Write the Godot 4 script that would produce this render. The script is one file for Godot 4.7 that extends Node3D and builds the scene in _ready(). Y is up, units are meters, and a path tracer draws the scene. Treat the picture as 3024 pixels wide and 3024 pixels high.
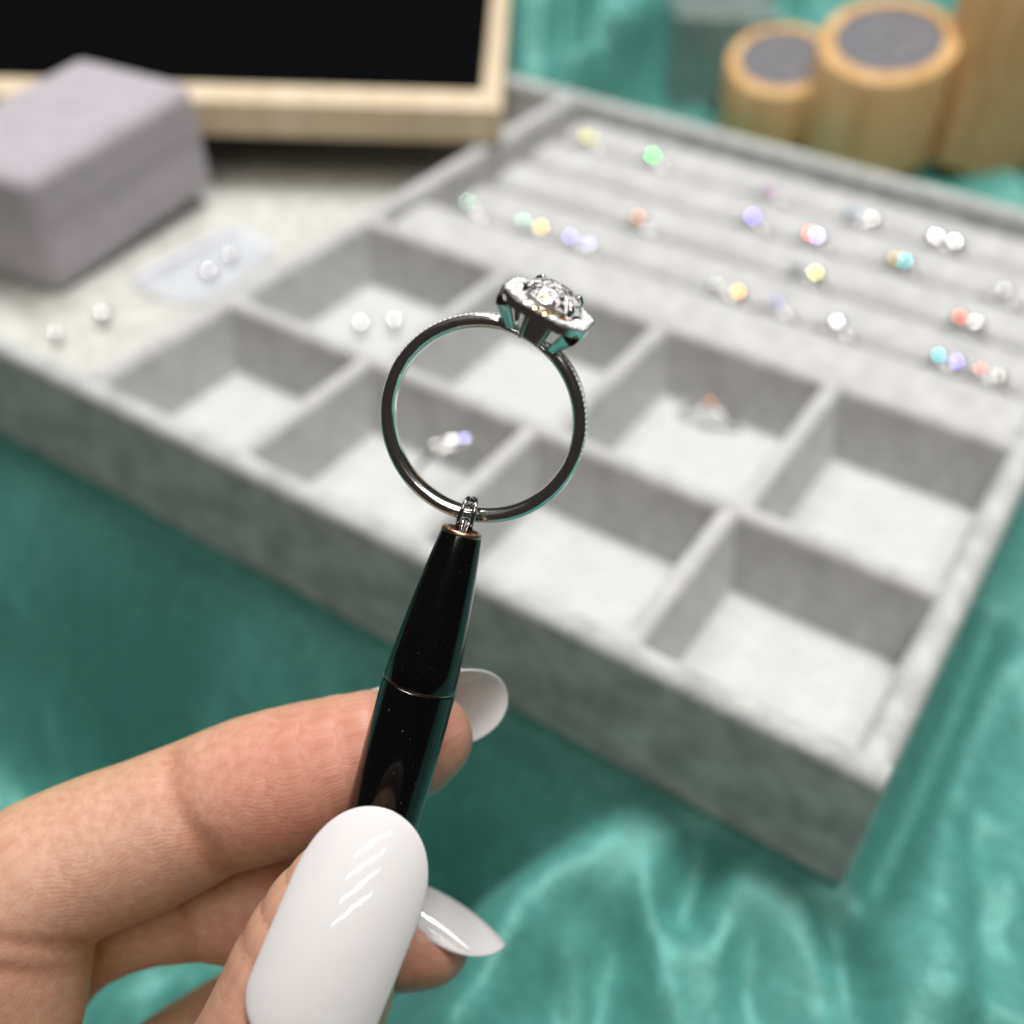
extends Node3D

const MM := 0.001
# the pose in which the hand holds the tool and the ring: right, up, towards the viewer
const HOLD_RIGHT := Vector3(0.836141, 0.021652, -0.548087)
const HOLD_UP := Vector3(-0.379188, 0.744822, -0.549051)
const HOLD_BACK := Vector3(0.396340, 0.666911, 0.630987)
const HOLD_AT := Vector3(132.047919, 94.084283, 51.873338)

var used := {}
var mats := {}
var texs := {}


# ---------------------------------------------------------------- geometry, in millimetres
class Geo:
	var v := PackedVector3Array()
	var n := PackedVector3Array()
	var uv := PackedVector2Array()
	var c := PackedColorArray()
	var ix := PackedInt32Array()
	var colored := false

	func vert(p: Vector3, nn: Vector3, t := Vector2.ZERO, col := Color.WHITE) -> int:
		v.append(p)
		n.append(nn)
		uv.append(t)
		c.append(col)
		return v.size() - 1

	func flat(a: Vector3, b: Vector3, d: Vector3) -> void:
		var nn := (d - a).cross(b - a)
		if nn.length() < 1e-9:
			return
		nn = nn.normalized()
		ix.append_array([vert(a, nn), vert(b, nn), vert(d, nn)])

	# smooth surface over a grid; fn(i, j) gives a point
	func sheet(fn: Callable, nu: int, nv: int, wrap_u := false, wrap_v := false, flip := false, uvfn = null) -> void:
		var first := v.size()
		for i in nu:
			for j in nv:
				vert(fn.call(i, j), Vector3.ZERO, uvfn.call(i, j) if uvfn != null else Vector2(float(i) / nu, float(j) / nv))
		for i in (nu if wrap_u else nu - 1):
			for j in (nv if wrap_v else nv - 1):
				var a := first + i * nv + j
				var b := first + ((i + 1) % nu) * nv + j
				var d := first + ((i + 1) % nu) * nv + (j + 1) % nv
				var e := first + i * nv + (j + 1) % nv
				var n1 := (v[d] - v[a]).cross(v[b] - v[a])
				var n2 := (v[e] - v[a]).cross(v[d] - v[a])
				if flip:
					n1 = -n1
					n2 = -n2
					ix.append_array([a, d, b, a, e, d])
				else:
					ix.append_array([a, b, d, a, d, e])
				n[a] += n1 + n2
				n[b] += n1
				n[d] += n1 + n2
				n[e] += n2
		for k in range(first, v.size()):
			n[k] = n[k].normalized() if n[k].length() > 1e-12 else Vector3.UP

	# points of an outline with their normals, doubled at creases; closed or open
	static func outline(pts: PackedVector2Array, closed: bool, crease := 0.7) -> Array:
		var out := []
		var m := pts.size()
		var segs := m if closed else m - 1
		var en := []
		for i in segs:
			var d := (pts[(i + 1) % m] - pts[i]).normalized()
			en.append(Vector2(d.y, -d.x))
		for i in m:
			var has_prev := closed or i > 0
			var has_next := closed or i < m - 1
			var a: Vector2 = en[(i - 1 + segs) % segs] if has_prev else en[i]
			var b: Vector2 = en[i] if has_next else en[i - 1]
			if a.dot(b) > crease:
				var s := (a + b).normalized()
				out.append([pts[i], s, s])
			else:
				out.append([pts[i], a, b])
		return out

	# closed outline (in ax, ay) carried from 'from' to 'to'
	func extrude(pts: PackedVector2Array, from: Vector3, to: Vector3, ax: Vector3, ay: Vector3, caps := true, steps := 1) -> void:
		var o := Geo.outline(pts, true)
		var m := o.size()
		var along := (to - from)
		for i in m:
			var p: Array = o[i]
			var q: Array = o[(i + 1) % m]
			for k in steps:
				var f0 := from + along * (float(k) / steps)
				var f1 := from + along * (float(k + 1) / steps)
				var n0: Vector3 = ax * p[2].x + ay * p[2].y
				var n1: Vector3 = ax * q[1].x + ay * q[1].y
				var a := vert(f0 + ax * p[0].x + ay * p[0].y, n0)
				var b := vert(f1 + ax * p[0].x + ay * p[0].y, n0)
				var d := vert(f1 + ax * q[0].x + ay * q[0].y, n1)
				var e := vert(f0 + ax * q[0].x + ay * q[0].y, n1)
				ix.append_array([a, b, d, a, d, e])
		if caps:
			var tris := Geometry2D.triangulate_polygon(pts)
			for side in 2:
				var base := from if side == 0 else to
				var nn := -along.normalized() if side == 0 else along.normalized()
				var first := v.size()
				for p in pts:
					vert(base + ax * p.x + ay * p.y, nn)
				for t in range(0, tris.size(), 3):
					var a := first + tris[t]
					var b := first + tris[t + 1]
					var d := first + tris[t + 2]
					if (v[d] - v[a]).cross(v[b] - v[a]).dot(nn) > 0:
						ix.append_array([a, b, d])
					else:
						ix.append_array([a, d, b])

	# profile of (radius, height), turned about the y axis
	func lathe(pts: PackedVector2Array, sides: int, top = null) -> void:
		var o := Geo.outline(pts, false)
		for i in o.size() - 1:
			var p: Array = o[i]
			var q: Array = o[i + 1]
			var first := v.size()
			for k in sides + 1:
				var an := TAU * k / sides
				var cs := cos(an)
				var sn := sin(an)
				for e in [[p, 2, i], [q, 1, i + 1]]:
					var pt: Vector2 = e[0][0]
					var nn: Vector2 = e[0][e[1]]
					var at := Vector3(pt.x * cs, pt.y, pt.x * sn)
					if top != null:
						at.y += top.call(at, e[2])
					vert(at, Vector3(nn.x * cs, nn.y, nn.x * sn), Vector2(float(k) / sides, float(e[2]) / o.size()))
			for k in sides:
				var a := first + k * 2
				ix.append_array([a, a + 2, a + 3, a, a + 3, a + 1])

	func tube(pts: PackedVector3Array, r: PackedFloat32Array, sides := 10) -> void:
		var m := pts.size()
		var t0 := (pts[1] - pts[0]).normalized()
		var x := t0.cross(Vector3(0.31, 0.77, 0.55)).normalized()
		var rings := []
		for i in m:
			var t := (pts[mini(i + 1, m - 1)] - pts[maxi(i - 1, 0)]).normalized()
			x = (x - t * x.dot(t)).normalized()
			rings.append([pts[i], x, t.cross(x), r[i] if r.size() > 1 else r[0], t])
		var full := []
		var a: Array = rings[0]
		for k in 3:
			var an := PI / 2 * (1.0 - k / 3.0)
			full.append([a[0] - a[4] * a[3] * sin(an), a[1], a[2], maxf(a[3] * cos(an), 1e-4)])
		full.append_array(rings)
		a = rings[m - 1]
		for k in range(1, 4):
			var an := PI / 2 * (k / 3.0)
			full.append([a[0] + a[4] * a[3] * sin(an), a[1], a[2], maxf(a[3] * cos(an), 1e-4)])
		sheet(func(i: int, j: int): return full[i][0] + (full[i][1] * cos(TAU * j / sides) + full[i][2] * sin(TAU * j / sides)) * full[i][3], full.size(), sides, false, true)

	func rounded_box(size: Vector3, r: float, at := Vector3.ZERO, seg := 4) -> void:
		var h := size / 2
		for ax in 3:
			for sg in [-1.0, 1.0]:
				var u := (ax + 1) % 3
				var w := (ax + 2) % 3
				var cu := []
				var cw := []
				for e in [[u, cu], [w, cw]]:
					var s: float = h[e[0]]
					for k in seg + 1:
						e[1].append(-s + r * (1.0 - tan(PI / 4 * (1.0 - float(k) / seg))))
					for k in seg + 1:
						e[1].append(s - r * (1.0 - tan(PI / 4 * (float(k) / seg))))
				var first := v.size()
				for p in cu:
					for q in cw:
						var pos := Vector3.ZERO
						pos[ax] = sg * h[ax]
						pos[u] = p
						pos[w] = q
						var inner := pos.clamp(-(h - Vector3.ONE * r), h - Vector3.ONE * r)
						var nn := (pos - inner).normalized()
						vert(at + inner + nn * r, nn)
				var mw := cw.size()
				for i in cu.size() - 1:
					for j in mw - 1:
						var a := first + i * mw + j
						if sg > 0:
							ix.append_array([a, a + mw + 1, a + mw, a, a + 1, a + mw + 1])
						else:
							ix.append_array([a, a + mw, a + mw + 1, a, a + mw + 1, a + 1])

	func volume() -> float:
		var s := 0.0
		for k in range(0, ix.size(), 3):
			s += v[ix[k]].dot(v[ix[k + 1]].cross(v[ix[k + 2]]))
		return s

	# turn inside out what came out inside out (front faces run clockwise)
	func outward() -> void:
		if volume() > 0:
			for k in range(0, ix.size(), 3):
				var t := ix[k + 1]
				ix[k + 1] = ix[k + 2]
				ix[k + 2] = t
		# normals follow the faces
		for k in range(0, ix.size(), 3):
			var f := (v[ix[k + 2]] - v[ix[k]]).cross(v[ix[k + 1]] - v[ix[k]])
			if f.length() < 1e-12:
				continue
			for e in 3:
				if n[ix[k + e]].dot(f) < 0:
					n[ix[k + e]] = -n[ix[k + e]]

	func mesh(scale := 0.001, closed := true) -> ArrayMesh:
		if closed:
			outward()
		var arr := []
		arr.resize(Mesh.ARRAY_MAX)
		var vv := PackedVector3Array()
		vv.resize(v.size())
		for k in v.size():
			vv[k] = v[k] * scale
		arr[Mesh.ARRAY_VERTEX] = vv
		arr[Mesh.ARRAY_NORMAL] = n
		arr[Mesh.ARRAY_TEX_UV] = uv
		if colored:
			arr[Mesh.ARRAY_COLOR] = c
		arr[Mesh.ARRAY_INDEX] = ix
		var m := ArrayMesh.new()
		m.add_surface_from_arrays(Mesh.PRIMITIVE_TRIANGLES, arr)
		return m


# ---------------------------------------------------------------- naming
func numbered(called: String) -> String:
	var k: int = used.get(called, 0)
	used[called] = k + 1
	return called if k == 0 else "%s_%03d" % [called, k]


func thing(called: String, label: String, category: String, xf := Transform3D(), group := "") -> Node3D:
	var o := Node3D.new()
	o.name = numbered(called)
	add_child(o)
	o.transform = xf
	o.set_meta("label", label)
	o.set_meta("category", category)
	if group:
		o.set_meta("group", group)
	return o


func part(called: String, g: Variant, m: Material, parent: Node3D, closed := true) -> MeshInstance3D:
	var o := MeshInstance3D.new()
	o.mesh = g.mesh(MM, closed) if g is Geo else g
	o.material_override = m
	var nm := called
	var k := 0
	while parent.has_node(nm):
		k += 1
		nm = "%s_%03d" % [called, k]
	o.name = nm
	parent.add_child(o, true)
	return o


func at(x: float, y: float, z: float, turn := 0.0) -> Transform3D:
	return Transform3D(Basis(Vector3.UP, turn), Vector3(x, y, z) * MM)


# ---------------------------------------------------------------- textures and materials
func noise_tex(seed_: int, freq: float, size := 256, ramp: Array = [], octaves := 4, kind := FastNoiseLite.TYPE_SIMPLEX_SMOOTH) -> NoiseTexture2D:
	var f := FastNoiseLite.new()
	f.seed = seed_
	f.noise_type = kind
	f.frequency = freq
	f.fractal_octaves = octaves
	var t := NoiseTexture2D.new()
	t.width = size
	t.height = size
	t.seamless = true
	t.noise = f
	if ramp:
		var gr := Gradient.new()
		gr.offsets = PackedFloat32Array([0.0, 1.0])
		gr.colors = PackedColorArray([ramp[0], ramp[1]])
		t.color_ramp = gr
	return t


func tint(r: float, g: float, b: float, a := 1.0) -> Color:
	return Color(r, g, b, a).linear_to_srgb()


func plain(called: String, col: Color, rough: float, metal := 0.0, spec := 0.5) -> StandardMaterial3D:
	var m := StandardMaterial3D.new()
	m.resource_name = called
	m.albedo_color = col
	m.roughness = rough
	m.metallic = metal
	m.metallic_specular = spec
	return m


func triplanar(m: StandardMaterial3D, scale: float) -> void:
	m.uv1_triplanar = true
	m.uv1_scale = Vector3.ONE * scale


func velvet(called: String, col: Color, seed_: int, low := 0.82) -> StandardMaterial3D:
	var m := plain(called, col, 1.0, 0.0, 0.2)
	m.rim_enabled = true
	m.rim = 0.7
	m.rim_tint = 0.3
	m.albedo_texture = noise_tex(seed_, 0.018, 256, [Color(low, low, low), Color.WHITE], 5)
	triplanar(m, 22.0)
	m.heightmap_enabled = true
	m.heightmap_texture = noise_tex(seed_ + 5, 0.12, 256, [], 3)
	m.heightmap_scale = 0.02
	return m


func make_materials() -> void:
	mats.velvet = velvet("grey_velvet", tint(0.59, 0.595, 0.6), 3, 0.84)
	mats.nap = velvet("brushed_grey_velvet", tint(0.64, 0.655, 0.65), 4, 0.72)
	mats.pad = velvet("pale_velvet", tint(0.56, 0.575, 0.57), 8, 0.94)
	mats.cream = velvet("cream_flannel", tint(0.64, 0.64, 0.6), 12, 0.85)
	mats.lilac = velvet("lilac_velvet", tint(0.46, 0.425, 0.47), 15, 0.92)
	var satin := plain("green_satin", tint(0.1, 0.365, 0.32), 0.55, 0.16, 0.5)
	satin.rim_enabled = true
	satin.rim = 0.4
	satin.rim_tint = 0.8
	satin.albedo_texture = noise_tex(21, 0.03, 512, [Color(0.8, 0.8, 0.8), Color.WHITE], 4)
	satin.heightmap_enabled = true
	satin.heightmap_texture = noise_tex(22, 0.06, 512, [], 5)
	satin.heightmap_scale = 0.022
	triplanar(satin, 14.0)
	mats.satin = satin
	mats.silver = plain("polished_white_gold", tint(0.76, 0.75, 0.74), 0.17, 1.0)
	mats.silver.heightmap_enabled = true
	mats.silver.heightmap_texture = noise_tex(33, 0.012, 256, [], 2)
	mats.silver.heightmap_scale = 0.012
	triplanar(mats.silver, 70.0)
	mats.steel = plain("spring_steel", tint(0.5, 0.49, 0.47), 0.16, 1.0)
	mats.copper = plain("worn_copper_rim", tint(0.5, 0.3, 0.2), 0.3, 1.0)
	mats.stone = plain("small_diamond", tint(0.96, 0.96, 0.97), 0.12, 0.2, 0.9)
	mats.warm = plain("brushed_white_gold", tint(0.75, 0.7, 0.64), 0.3, 0.85)
	mats.facet = plain("dark_mirror_facet", tint(0.7, 0.7, 0.73), 0.06, 0.9)  # darker mirror for the painted sparkle contrast of the centre stone
	mats.bright = plain("bright_cut_metal", tint(0.7, 0.7, 0.7), 0.25, 0.4)
	mats.fire_tint = [plain("yellow_fire_tint", tint(0.95, 0.8, 0.15), 0.08, 1.0), plain("blue_fire_tint", tint(0.45, 0.55, 1.0), 0.08, 1.0), plain("orange_fire_tint", tint(1.0, 0.5, 0.2), 0.08, 1.0)]  # tinted mirrors that imitate light split into colours
	mats.nail = plain("white_gel_polish", tint(0.72, 0.7, 0.712), 0.06, 0.0, 0.5)
	mats.nail.heightmap_enabled = true
	mats.nail.heightmap_texture = noise_tex(31, 0.02, 256, [], 3)
	mats.nail.heightmap_scale = 0.0016
	triplanar(mats.nail, 60.0)
	mats.nail_under = mats.nail
	var skin := plain("skin", Color.WHITE, 0.36, 0.0, 0.4)
	skin.vertex_color_use_as_albedo = true
	skin.subsurf_scatter_enabled = true
	skin.subsurf_scatter_strength = 0.1
	skin.albedo_texture = noise_tex(55, 0.03, 256, [Color(0.92, 0.86, 0.83), Color.WHITE], 5)
	skin.heightmap_enabled = true
	skin.heightmap_texture = skin_lines()
	skin.heightmap_scale = 0.002
	mats.skin = skin
	mats.pine = plain("pale_pine", tint(0.66, 0.56, 0.4), 0.6)
	mats.pine.albedo_texture = grain(41, Color(0.93, 0.91, 0.88))
	triplanar(mats.pine, 12.0)
	mats.bamboo = plain("bamboo", tint(0.76, 0.5, 0.25), 0.5)
	mats.bamboo.albedo_texture = grain(43, Color(0.86, 0.8, 0.7))
	triplanar(mats.bamboo, 16.0)
	mats.suede = plain("grey_suede", tint(0.2, 0.2, 0.215), 1.0, 0.0, 0.2)
	mats.suede.albedo_texture = noise_tex(45, 0.02, 256, [Color(0.8, 0.8, 0.8), Color.WHITE])
	triplanar(mats.suede, 30.0)
	mats.black = plain("black_velvet", tint(0.003, 0.003, 0.0035), 1.0, 0.0, 0.0)
	mats.lacquer = plain("black_lacquer", Color.WHITE, 0.14, 0.0, 0.5)
	mats.lacquer.albedo_texture = scuffs()
	mats.acrylic = plain("clear_acrylic", tint(0.3, 0.32, 0.31, 0.5), 0.35)
	mats.acrylic.transparency = BaseMaterial3D.TRANSPARENCY_ALPHA
	mats.bag = plain("thin_plastic", tint(0.72, 0.77, 0.9, 0.4), 0.3)
	mats.bag.transparency = BaseMaterial3D.TRANSPARENCY_ALPHA
	mats.bag_edge = plain("plastic_edge", tint(0.78, 0.8, 0.9, 0.85), 0.3)
	mats.bag_edge.transparency = BaseMaterial3D.TRANSPARENCY_ALPHA
	mats.brown = plain("dark_brown_leather", tint(0.05, 0.022, 0.014), 0.55)
	mats.white = plain("white_card", tint(0.75, 0.75, 0.74), 0.7)


# wood grain that runs along the texture's upright
func grain(seed_: int, dark: Color) -> ImageTexture:
	var f := FastNoiseLite.new()
	f.seed = seed_
	f.frequency = 0.03
	f.fractal_octaves = 4
	var im := Image.create(256, 256, false, Image.FORMAT_RGB8)
	for x in 256:
		for y in 256:
			var t := clampf(0.5 + 0.9 * f.get_noise_2d(x * 1.6, 40 + 12 * sin(TAU * y / 256.0)), 0, 1)
			im.set_pixel(x, y, dark.lerp(Color.WHITE, t))
	return ImageTexture.create_from_image(im)


# fine lines of the skin: ridges that bend and break
func skin_lines() -> ImageTexture:
	var f := FastNoiseLite.new()
	f.seed = 51
	f.frequency = 0.012
	f.fractal_octaves = 3
	var f2 := FastNoiseLite.new()
	f2.seed = 52
	f2.frequency = 0.09
	f2.fractal_octaves = 2
	var size := 384
	var im := Image.create(size, size, false, Image.FORMAT_RGB8)
	for x in size:
		for y in size:
			# seamless by walking round two circles would cost more than it shows: mirrored at the middle instead
			var mx := absf(x - size / 2.0)
			var my := absf(y - size / 2.0)
			var w := f.get_noise_2d(mx, my) * 5.0
			var r := 0.5 + 0.5 * sin(TAU * 24.0 * (y + 0.35 * mx) / size + w * 0.9)
			var b := 0.5 + 0.5 * f2.get_noise_2d(mx * 0.6, my * 1.3)
			var h := clampf(r * smoothstep(0.15, 0.75, b) * 0.7 + 0.3 * b + 0.35 * absf(f2.get_noise_2d(mx * 3.0 + 300.0, my * 3.0)), 0, 1)
			im.set_pixel(x, y, Color(h, h, h))
	return ImageTexture.create_from_image(im)


# black lacquer with rubbed, reddish places, hairline scratches and specks of dust
func scuffs() -> ImageTexture:
	var rng := RandomNumberGenerator.new()
	rng.seed = 61
	var f := FastNoiseLite.new()
	f.seed = 62
	f.frequency = 0.02
	f.fractal_octaves = 4
	var w := 512
	var h := 512
	var im := Image.create(w, h, false, Image.FORMAT_RGB8)
	im.fill(Color(0.035, 0.034, 0.036))
	for x in w:
		for y in h:
			var t := smoothstep(0.46, 0.75, f.get_noise_2d(x * 1.4, y))
			if t > 0:
				im.set_pixel(x, y, Color(0.035, 0.034, 0.036).lerp(Color(0.2, 0.06, 0.05), t))
	for k in 260:
		var x := rng.randi_range(2, w - 4)
		var y := rng.randi_range(2, h - 4)
		var g := rng.randf_range(0.15, 0.6)
		im.set_pixel(x, y, Color(g, g * 0.95, g * 0.85))
		if rng.randf() < 0.3:
			im.set_pixel(x + 1, y, Color(g, g * 0.95, g * 0.85))
	for k in 12:
		var p := Vector2(rng.randf_range(20, w - 20), rng.randf_range(20, h - 20))
		var d := Vector2.from_angle(rng.randf() * TAU)
		for s in rng.randi_range(10, 40):
			im.set_pixel(clampi(int(p.x), 0, w - 1), clampi(int(p.y), 0, h - 1), Color(0.16, 0.16, 0.16))
			p += d
			d = d.rotated(rng.randf_range(-0.06, 0.06))
	return ImageTexture.create_from_image(im)


# ---------------------------------------------------------------- the scene
func _ready() -> void:
	setup()
	make_materials()
	build_cloth()
	build_tray()
	build_frame_board()
	build_ring_box()
	build_stands()
	build_small_things()
	build_slot_rings()
	build_tool()
	build_diamond_ring()
	build_hand()


func setup() -> void:
	var cam := Camera3D.new()
	cam.name = "camera"
	cam.transform = Transform3D(Basis(HOLD_RIGHT, HOLD_UP, HOLD_BACK), Vector3(177.458815, 166.115585, 115.208069) * MM)
	var lens := CameraAttributesPhysical.new()
	lens.frustum_focal_length = 25.42
	lens.exposure_aperture = 8.8
	lens.frustum_focus_distance = 0.1075
	lens.frustum_near = 0.005
	lens.frustum_far = 6.0
	cam.attributes = lens
	cam.current = true
	add_child(cam)
	var env := Environment.new()
	env.background_mode = Environment.BG_COLOR
	env.background_color = tint(0.03, 0.025, 0.023)
	env.tonemap_mode = Environment.TONE_MAPPER_LINEAR
	env.tonemap_exposure = 1.13
	env.sdfgi_enabled = true
	env.ssao_enabled = true
	env.ssil_enabled = true
	var we := WorldEnvironment.new()
	we.name = "surroundings"
	we.environment = env
	add_child(we)
	# four ceiling tubes side by side, above and behind the tray
	for k in 4:
		var l := AreaLight3D.new()
		l.name = "ceiling_tube_%03d" % k
		l.area_size = Vector2(0.9, 0.035)
		l.light_color = Color(1.0, 0.995, 0.985)
		l.light_energy = 0.46
		l.shadow_enabled = true
		add_child(l)
		var p := Vector3(-0.22 + 0.13 * k, 1.15, -0.42 + 0.06 * k)
		l.look_at_from_position(p, Vector3(0.08, 0.0, -0.08), Vector3(0.3, 0, -1))
	# added soft fill light overhead, in place of bounce from an unseen ceiling
	var c := AreaLight3D.new()
	c.name = "added_fill_panel"
	c.area_size = Vector2(2.6, 2.6)
	c.light_color = Color(1.0, 0.99, 0.97)
	c.light_energy = 0.25
	c.shadow_enabled = true
	add_child(c)
	c.look_at_from_position(Vector3(0.0, 1.6, -0.2), Vector3(0.0, 0.0, -0.2), Vector3(0.3, 0, -1))
	# four shorter tubes over the viewer's shoulder
	for k in 4:
		var l := AreaLight3D.new()
		l.name = "shop_tube_%03d" % k
		l.area_size = Vector2(0.65, 0.014)
		l.light_color = Color(1.0, 0.97, 0.92)
		l.light_energy = 0.1
		l.shadow_enabled = true
		add_child(l)
		var side := HOLD_RIGHT.cross(Vector3(-0.22, -0.89, -0.39)).normalized()
		l.look_at_from_position(Vector3(0.39, 1.1, 0.52) + side * 0.14 * (k - 1.5), Vector3(0.13, 0.06, 0.05), side)


# creases of the cloth that the photograph shows: from, to, height, width
const FOLDS := [[Vector2(148, 31), Vector2(154, 52), -3.2, 3.6], [Vector2(153, 8), Vector2(155, 21), -4.0, 4.0], [Vector2(143, 42), Vector2(151, 58), -2.4, 2.6], [Vector2(160, 14), Vector2(172, 40), 0.7, 4.0], [Vector2(179, -70), Vector2(180, 0), -4.5, 4.0], [Vector2(188, -90), Vector2(184, 4), 0.7, 4.0], [Vector2(176, 8), Vector2(190, 30), -3.0, 3.5], [Vector2(166, 20), Vector2(169, 27), -2.2, 3.5], [Vector2(152, 50), Vector2(175, 70), 0.7, 3.0], [Vector2(192, -20), Vector2(205, 30), -2.4, 3.5]]


func cloth_height(x: float, z: float, f1: FastNoiseLite, f2: FastNoiseLite) -> float:
	var dx := maxf(maxf(-156.0 - x, x - 176.0), 0.0)
	var dz := maxf(maxf(-206.0 - z, z - 6.0), 0.0)
	var d := sqrt(dx * dx + dz * dz)
	var m := smoothstep(1.0, 26.0, d)
	var y := -0.7
	var a := f1.get_noise_2d(x * 1.0 + z * 0.25, z * 0.55 - x * 0.2)
	var b := f2.get_noise_2d(x, z)
	# creases are sharper than hollows
	var ridged := 1.0 - absf(f1.get_noise_2d(x * 0.9 - z * 0.7 + 900.0, z * 0.5 + x * 0.3)) * 2.6
	y += m * ((12.0 + 34.0 * smoothstep(-212.0, -250.0, z) * smoothstep(10.0, -30.0, x)) * a + (5.0 + 16.0 * smoothstep(-212.0, -250.0, z) * smoothstep(10.0, -30.0, x)) * maxf(ridged, 0.0) * maxf(ridged, 0.0) - 2.0 + 2.3 * b + 0.9 * f2.get_noise_2d(x * 3.1 + 50.0, z * 2.3))
	# on the right it slopes a little towards the viewer
	y -= 0.26 * maxf(z - 10.0, 0.0) * smoothstep(132.0, 142.0, x)
	for e in FOLDS:
		var ab: Vector2 = e[1] - e[0]
		var p := Vector2(x, z)
		var t := clampf((p - e[0]).dot(ab) / ab.length_squared(), 0.0, 1.0)
		var dd: float = (p - e[0] - ab * t).length() / e[3]
		y += 1.7 * e[2] * exp(-dd * dd) * smoothstep(0.2, 5.0, d)
	# in front, on the left, it hangs down over the table's edge
	var inside := minf(137.0 + 3.0 * sin(z * 0.12) - x, z - 6.5 + 1.5 * sin(x * 0.07))
	var fall := smoothstep(0.0, 44.0, inside)
	y -= 82.0 * fall
	y += 7.0 * f2.get_noise_2d(x * 0.8 + 77.0, z * 0.6) * smoothstep(6.0, 40.0, inside)
	y += 26.0 * f1.get_noise_2d(x * 1.6 + 400.0, z * 0.8 + y * 0.5) * smoothstep(6.0, 40.0, inside)
	y += 2.0 * exp(-pow((x - 141.0) / 6.0, 2)) * smoothstep(8.0, 24.0, z)
	return y


func build_cloth() -> void:
	var f1 := FastNoiseLite.new()
	f1.seed = 71
	f1.frequency = 0.013
	f1.fractal_octaves = 2
	var f2 := FastNoiseLite.new()
	f2.seed = 73
	f2.frequency = 0.045
	f2.fractal_octaves = 3
	var g := Geo.new()
	var step := 2.1
	g.sheet(func(i: int, j: int):
		var x := -420.0 + i * step
		var z := -600.0 + j * step
		return Vector3(x, cloth_height(x, z, f1, f2), z), 400, 400, false, false, true)
	var o := MeshInstance3D.new()
	o.name = "satin_cloth"
	o.mesh = g.mesh(MM, false)
	o.material_override = mats.satin
	add_child(o)
	o.set_meta("label", "emerald green satin cloth in loose folds under the grey tray")
	o.set_meta("category", "cloth")


# a wall whose faces lean out towards its foot, with a rounded top: outline in (across, up)
func wall_outline(top: float, foot_a: float, foot_b: float, height: float) -> PackedVector2Array:
	var pts := PackedVector2Array()
	var r := top / 2
	pts.append(Vector2(-foot_a, 0))
	pts.append(Vector2(foot_b, 0))
	for k in 9:
		var an := PI * k / 8.0
		pts.append(Vector2(cos(an) * r, height - r + sin(an) * r))
	return pts


func build_tray() -> void:
	var t := thing("jewellery_tray", "pale grey velvet jewellery tray with square cells and ring rolls", "tray")
	var X := Vector3.RIGHT
	var Y := Vector3.UP
	var Z := Vector3.BACK
	var rim := 29.4
	var lo := 12.6
	var g := Geo.new()
	g.rounded_box(Vector3(322, 3.4, 201), 1.0, Vector3(11.8, 1.9, -97.6))
	part("base_board", g, mats.velvet, t)
	# outer walls: foot at the base board
	for w in [["front_wall", Vector3(-154, 0.3, 2.6), Vector3(175.2, 0.3, 2.6), Z], ["back_wall", Vector3(-154, 0.3, -201.6), Vector3(175.2, 0.3, -201.6), -Z], ["right_wall", Vector3(172.6, 0.25, -201), Vector3(172.6, 0.25, 2), X], ["left_wall", Vector3(-152, 0.25, -201), Vector3(-152, 0.25, 2), -X]]:
		g = Geo.new()
		g.extrude(wall_outline(5.6, 5.4, 2.5, rim - 0.3), w[1], w[2], w[3], Y)
		part(w[0], g, mats.nap, t)
	# cell floor
	g = Geo.new()
	g.rounded_box(Vector3(174, 4, 94), 0.5, Vector3(85, lo - 2, -46))
	part("cell_floor", g, mats.pad, t)
	g = Geo.new()
	g.rounded_box(Vector3(148, 4, 202), 1.0, Vector3(-77, lo - 1, -99))
	part("side_lining", g, mats.cream, t)
	g = Geo.new()
	g.rounded_box(Vector3(172, 4, 106), 0.5, Vector3(86, lo - 3, -148))
	part("roll_bed", g, mats.velvet, t)
	var h := rim - lo
	for w in [["side_divider", Vector3(-2.6, lo, -199), Vector3(-2.6, lo, 0.5), X, 5.4, 2.8], ["long_divider", Vector3(-1, lo, -40.5), Vector3(171, lo, -40.5), Z, 4.7, 5.0], ["long_divider", Vector3(-1, lo, -91.8), Vector3(171, lo, -91.8), Z, 4.7, 5.0]]:
		g = Geo.new()
		g.extrude(wall_outline(w[4], w[5], 5.0, h), w[1], w[2], w[3], Y)
		part(w[0], g, mats.velvet, t)
	for e in [[40.2, -39.0, 1.0], [84.4, -39.0, 1.0], [129.7, -39.0, 1.0], [43.9, -90.5, -42.0], [88.4, -90.5, -42.0], [131.1, -90.5, -42.0]]:
		g = Geo.new()
		g.extrude(wall_outline(4.4, 4.8, 4.8, h - 0.7), Vector3(e[0], lo, e[1]), Vector3(e[0], lo, e[2]), X, Y)
		part("cell_divider", g, mats.velvet, t)
	# ring rolls
	var cuts := [-94.6, -118.6, -138.5, -157.8, -177.2, -197.0]
	for k in 5:
		var z0: float = cuts[k] - 0.5
		var z1: float = cuts[k + 1] + 0.5
		var half := (z0 - z1) / 2
		var pts := PackedVector2Array([Vector2(-half, 0), Vector2(half, 0)])
		for q in 13:
			var an := PI * q / 12.0
			pts.append(Vector2(signf(cos(an)) * pow(absf(cos(an)), 0.55) * half, 6.0 + pow(sin(an), 0.75) * (7.6 if k else 8.6)))
		g = Geo.new()
		g.extrude(pts, Vector3(8.0 if k else 2.0, lo - 1, (z0 + z1) / 2), Vector3(169.5, lo - 1, (z0 + z1) / 2), Z, Y, true, 1)
		part("ring_roll", g, mats.velvet, t)


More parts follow.
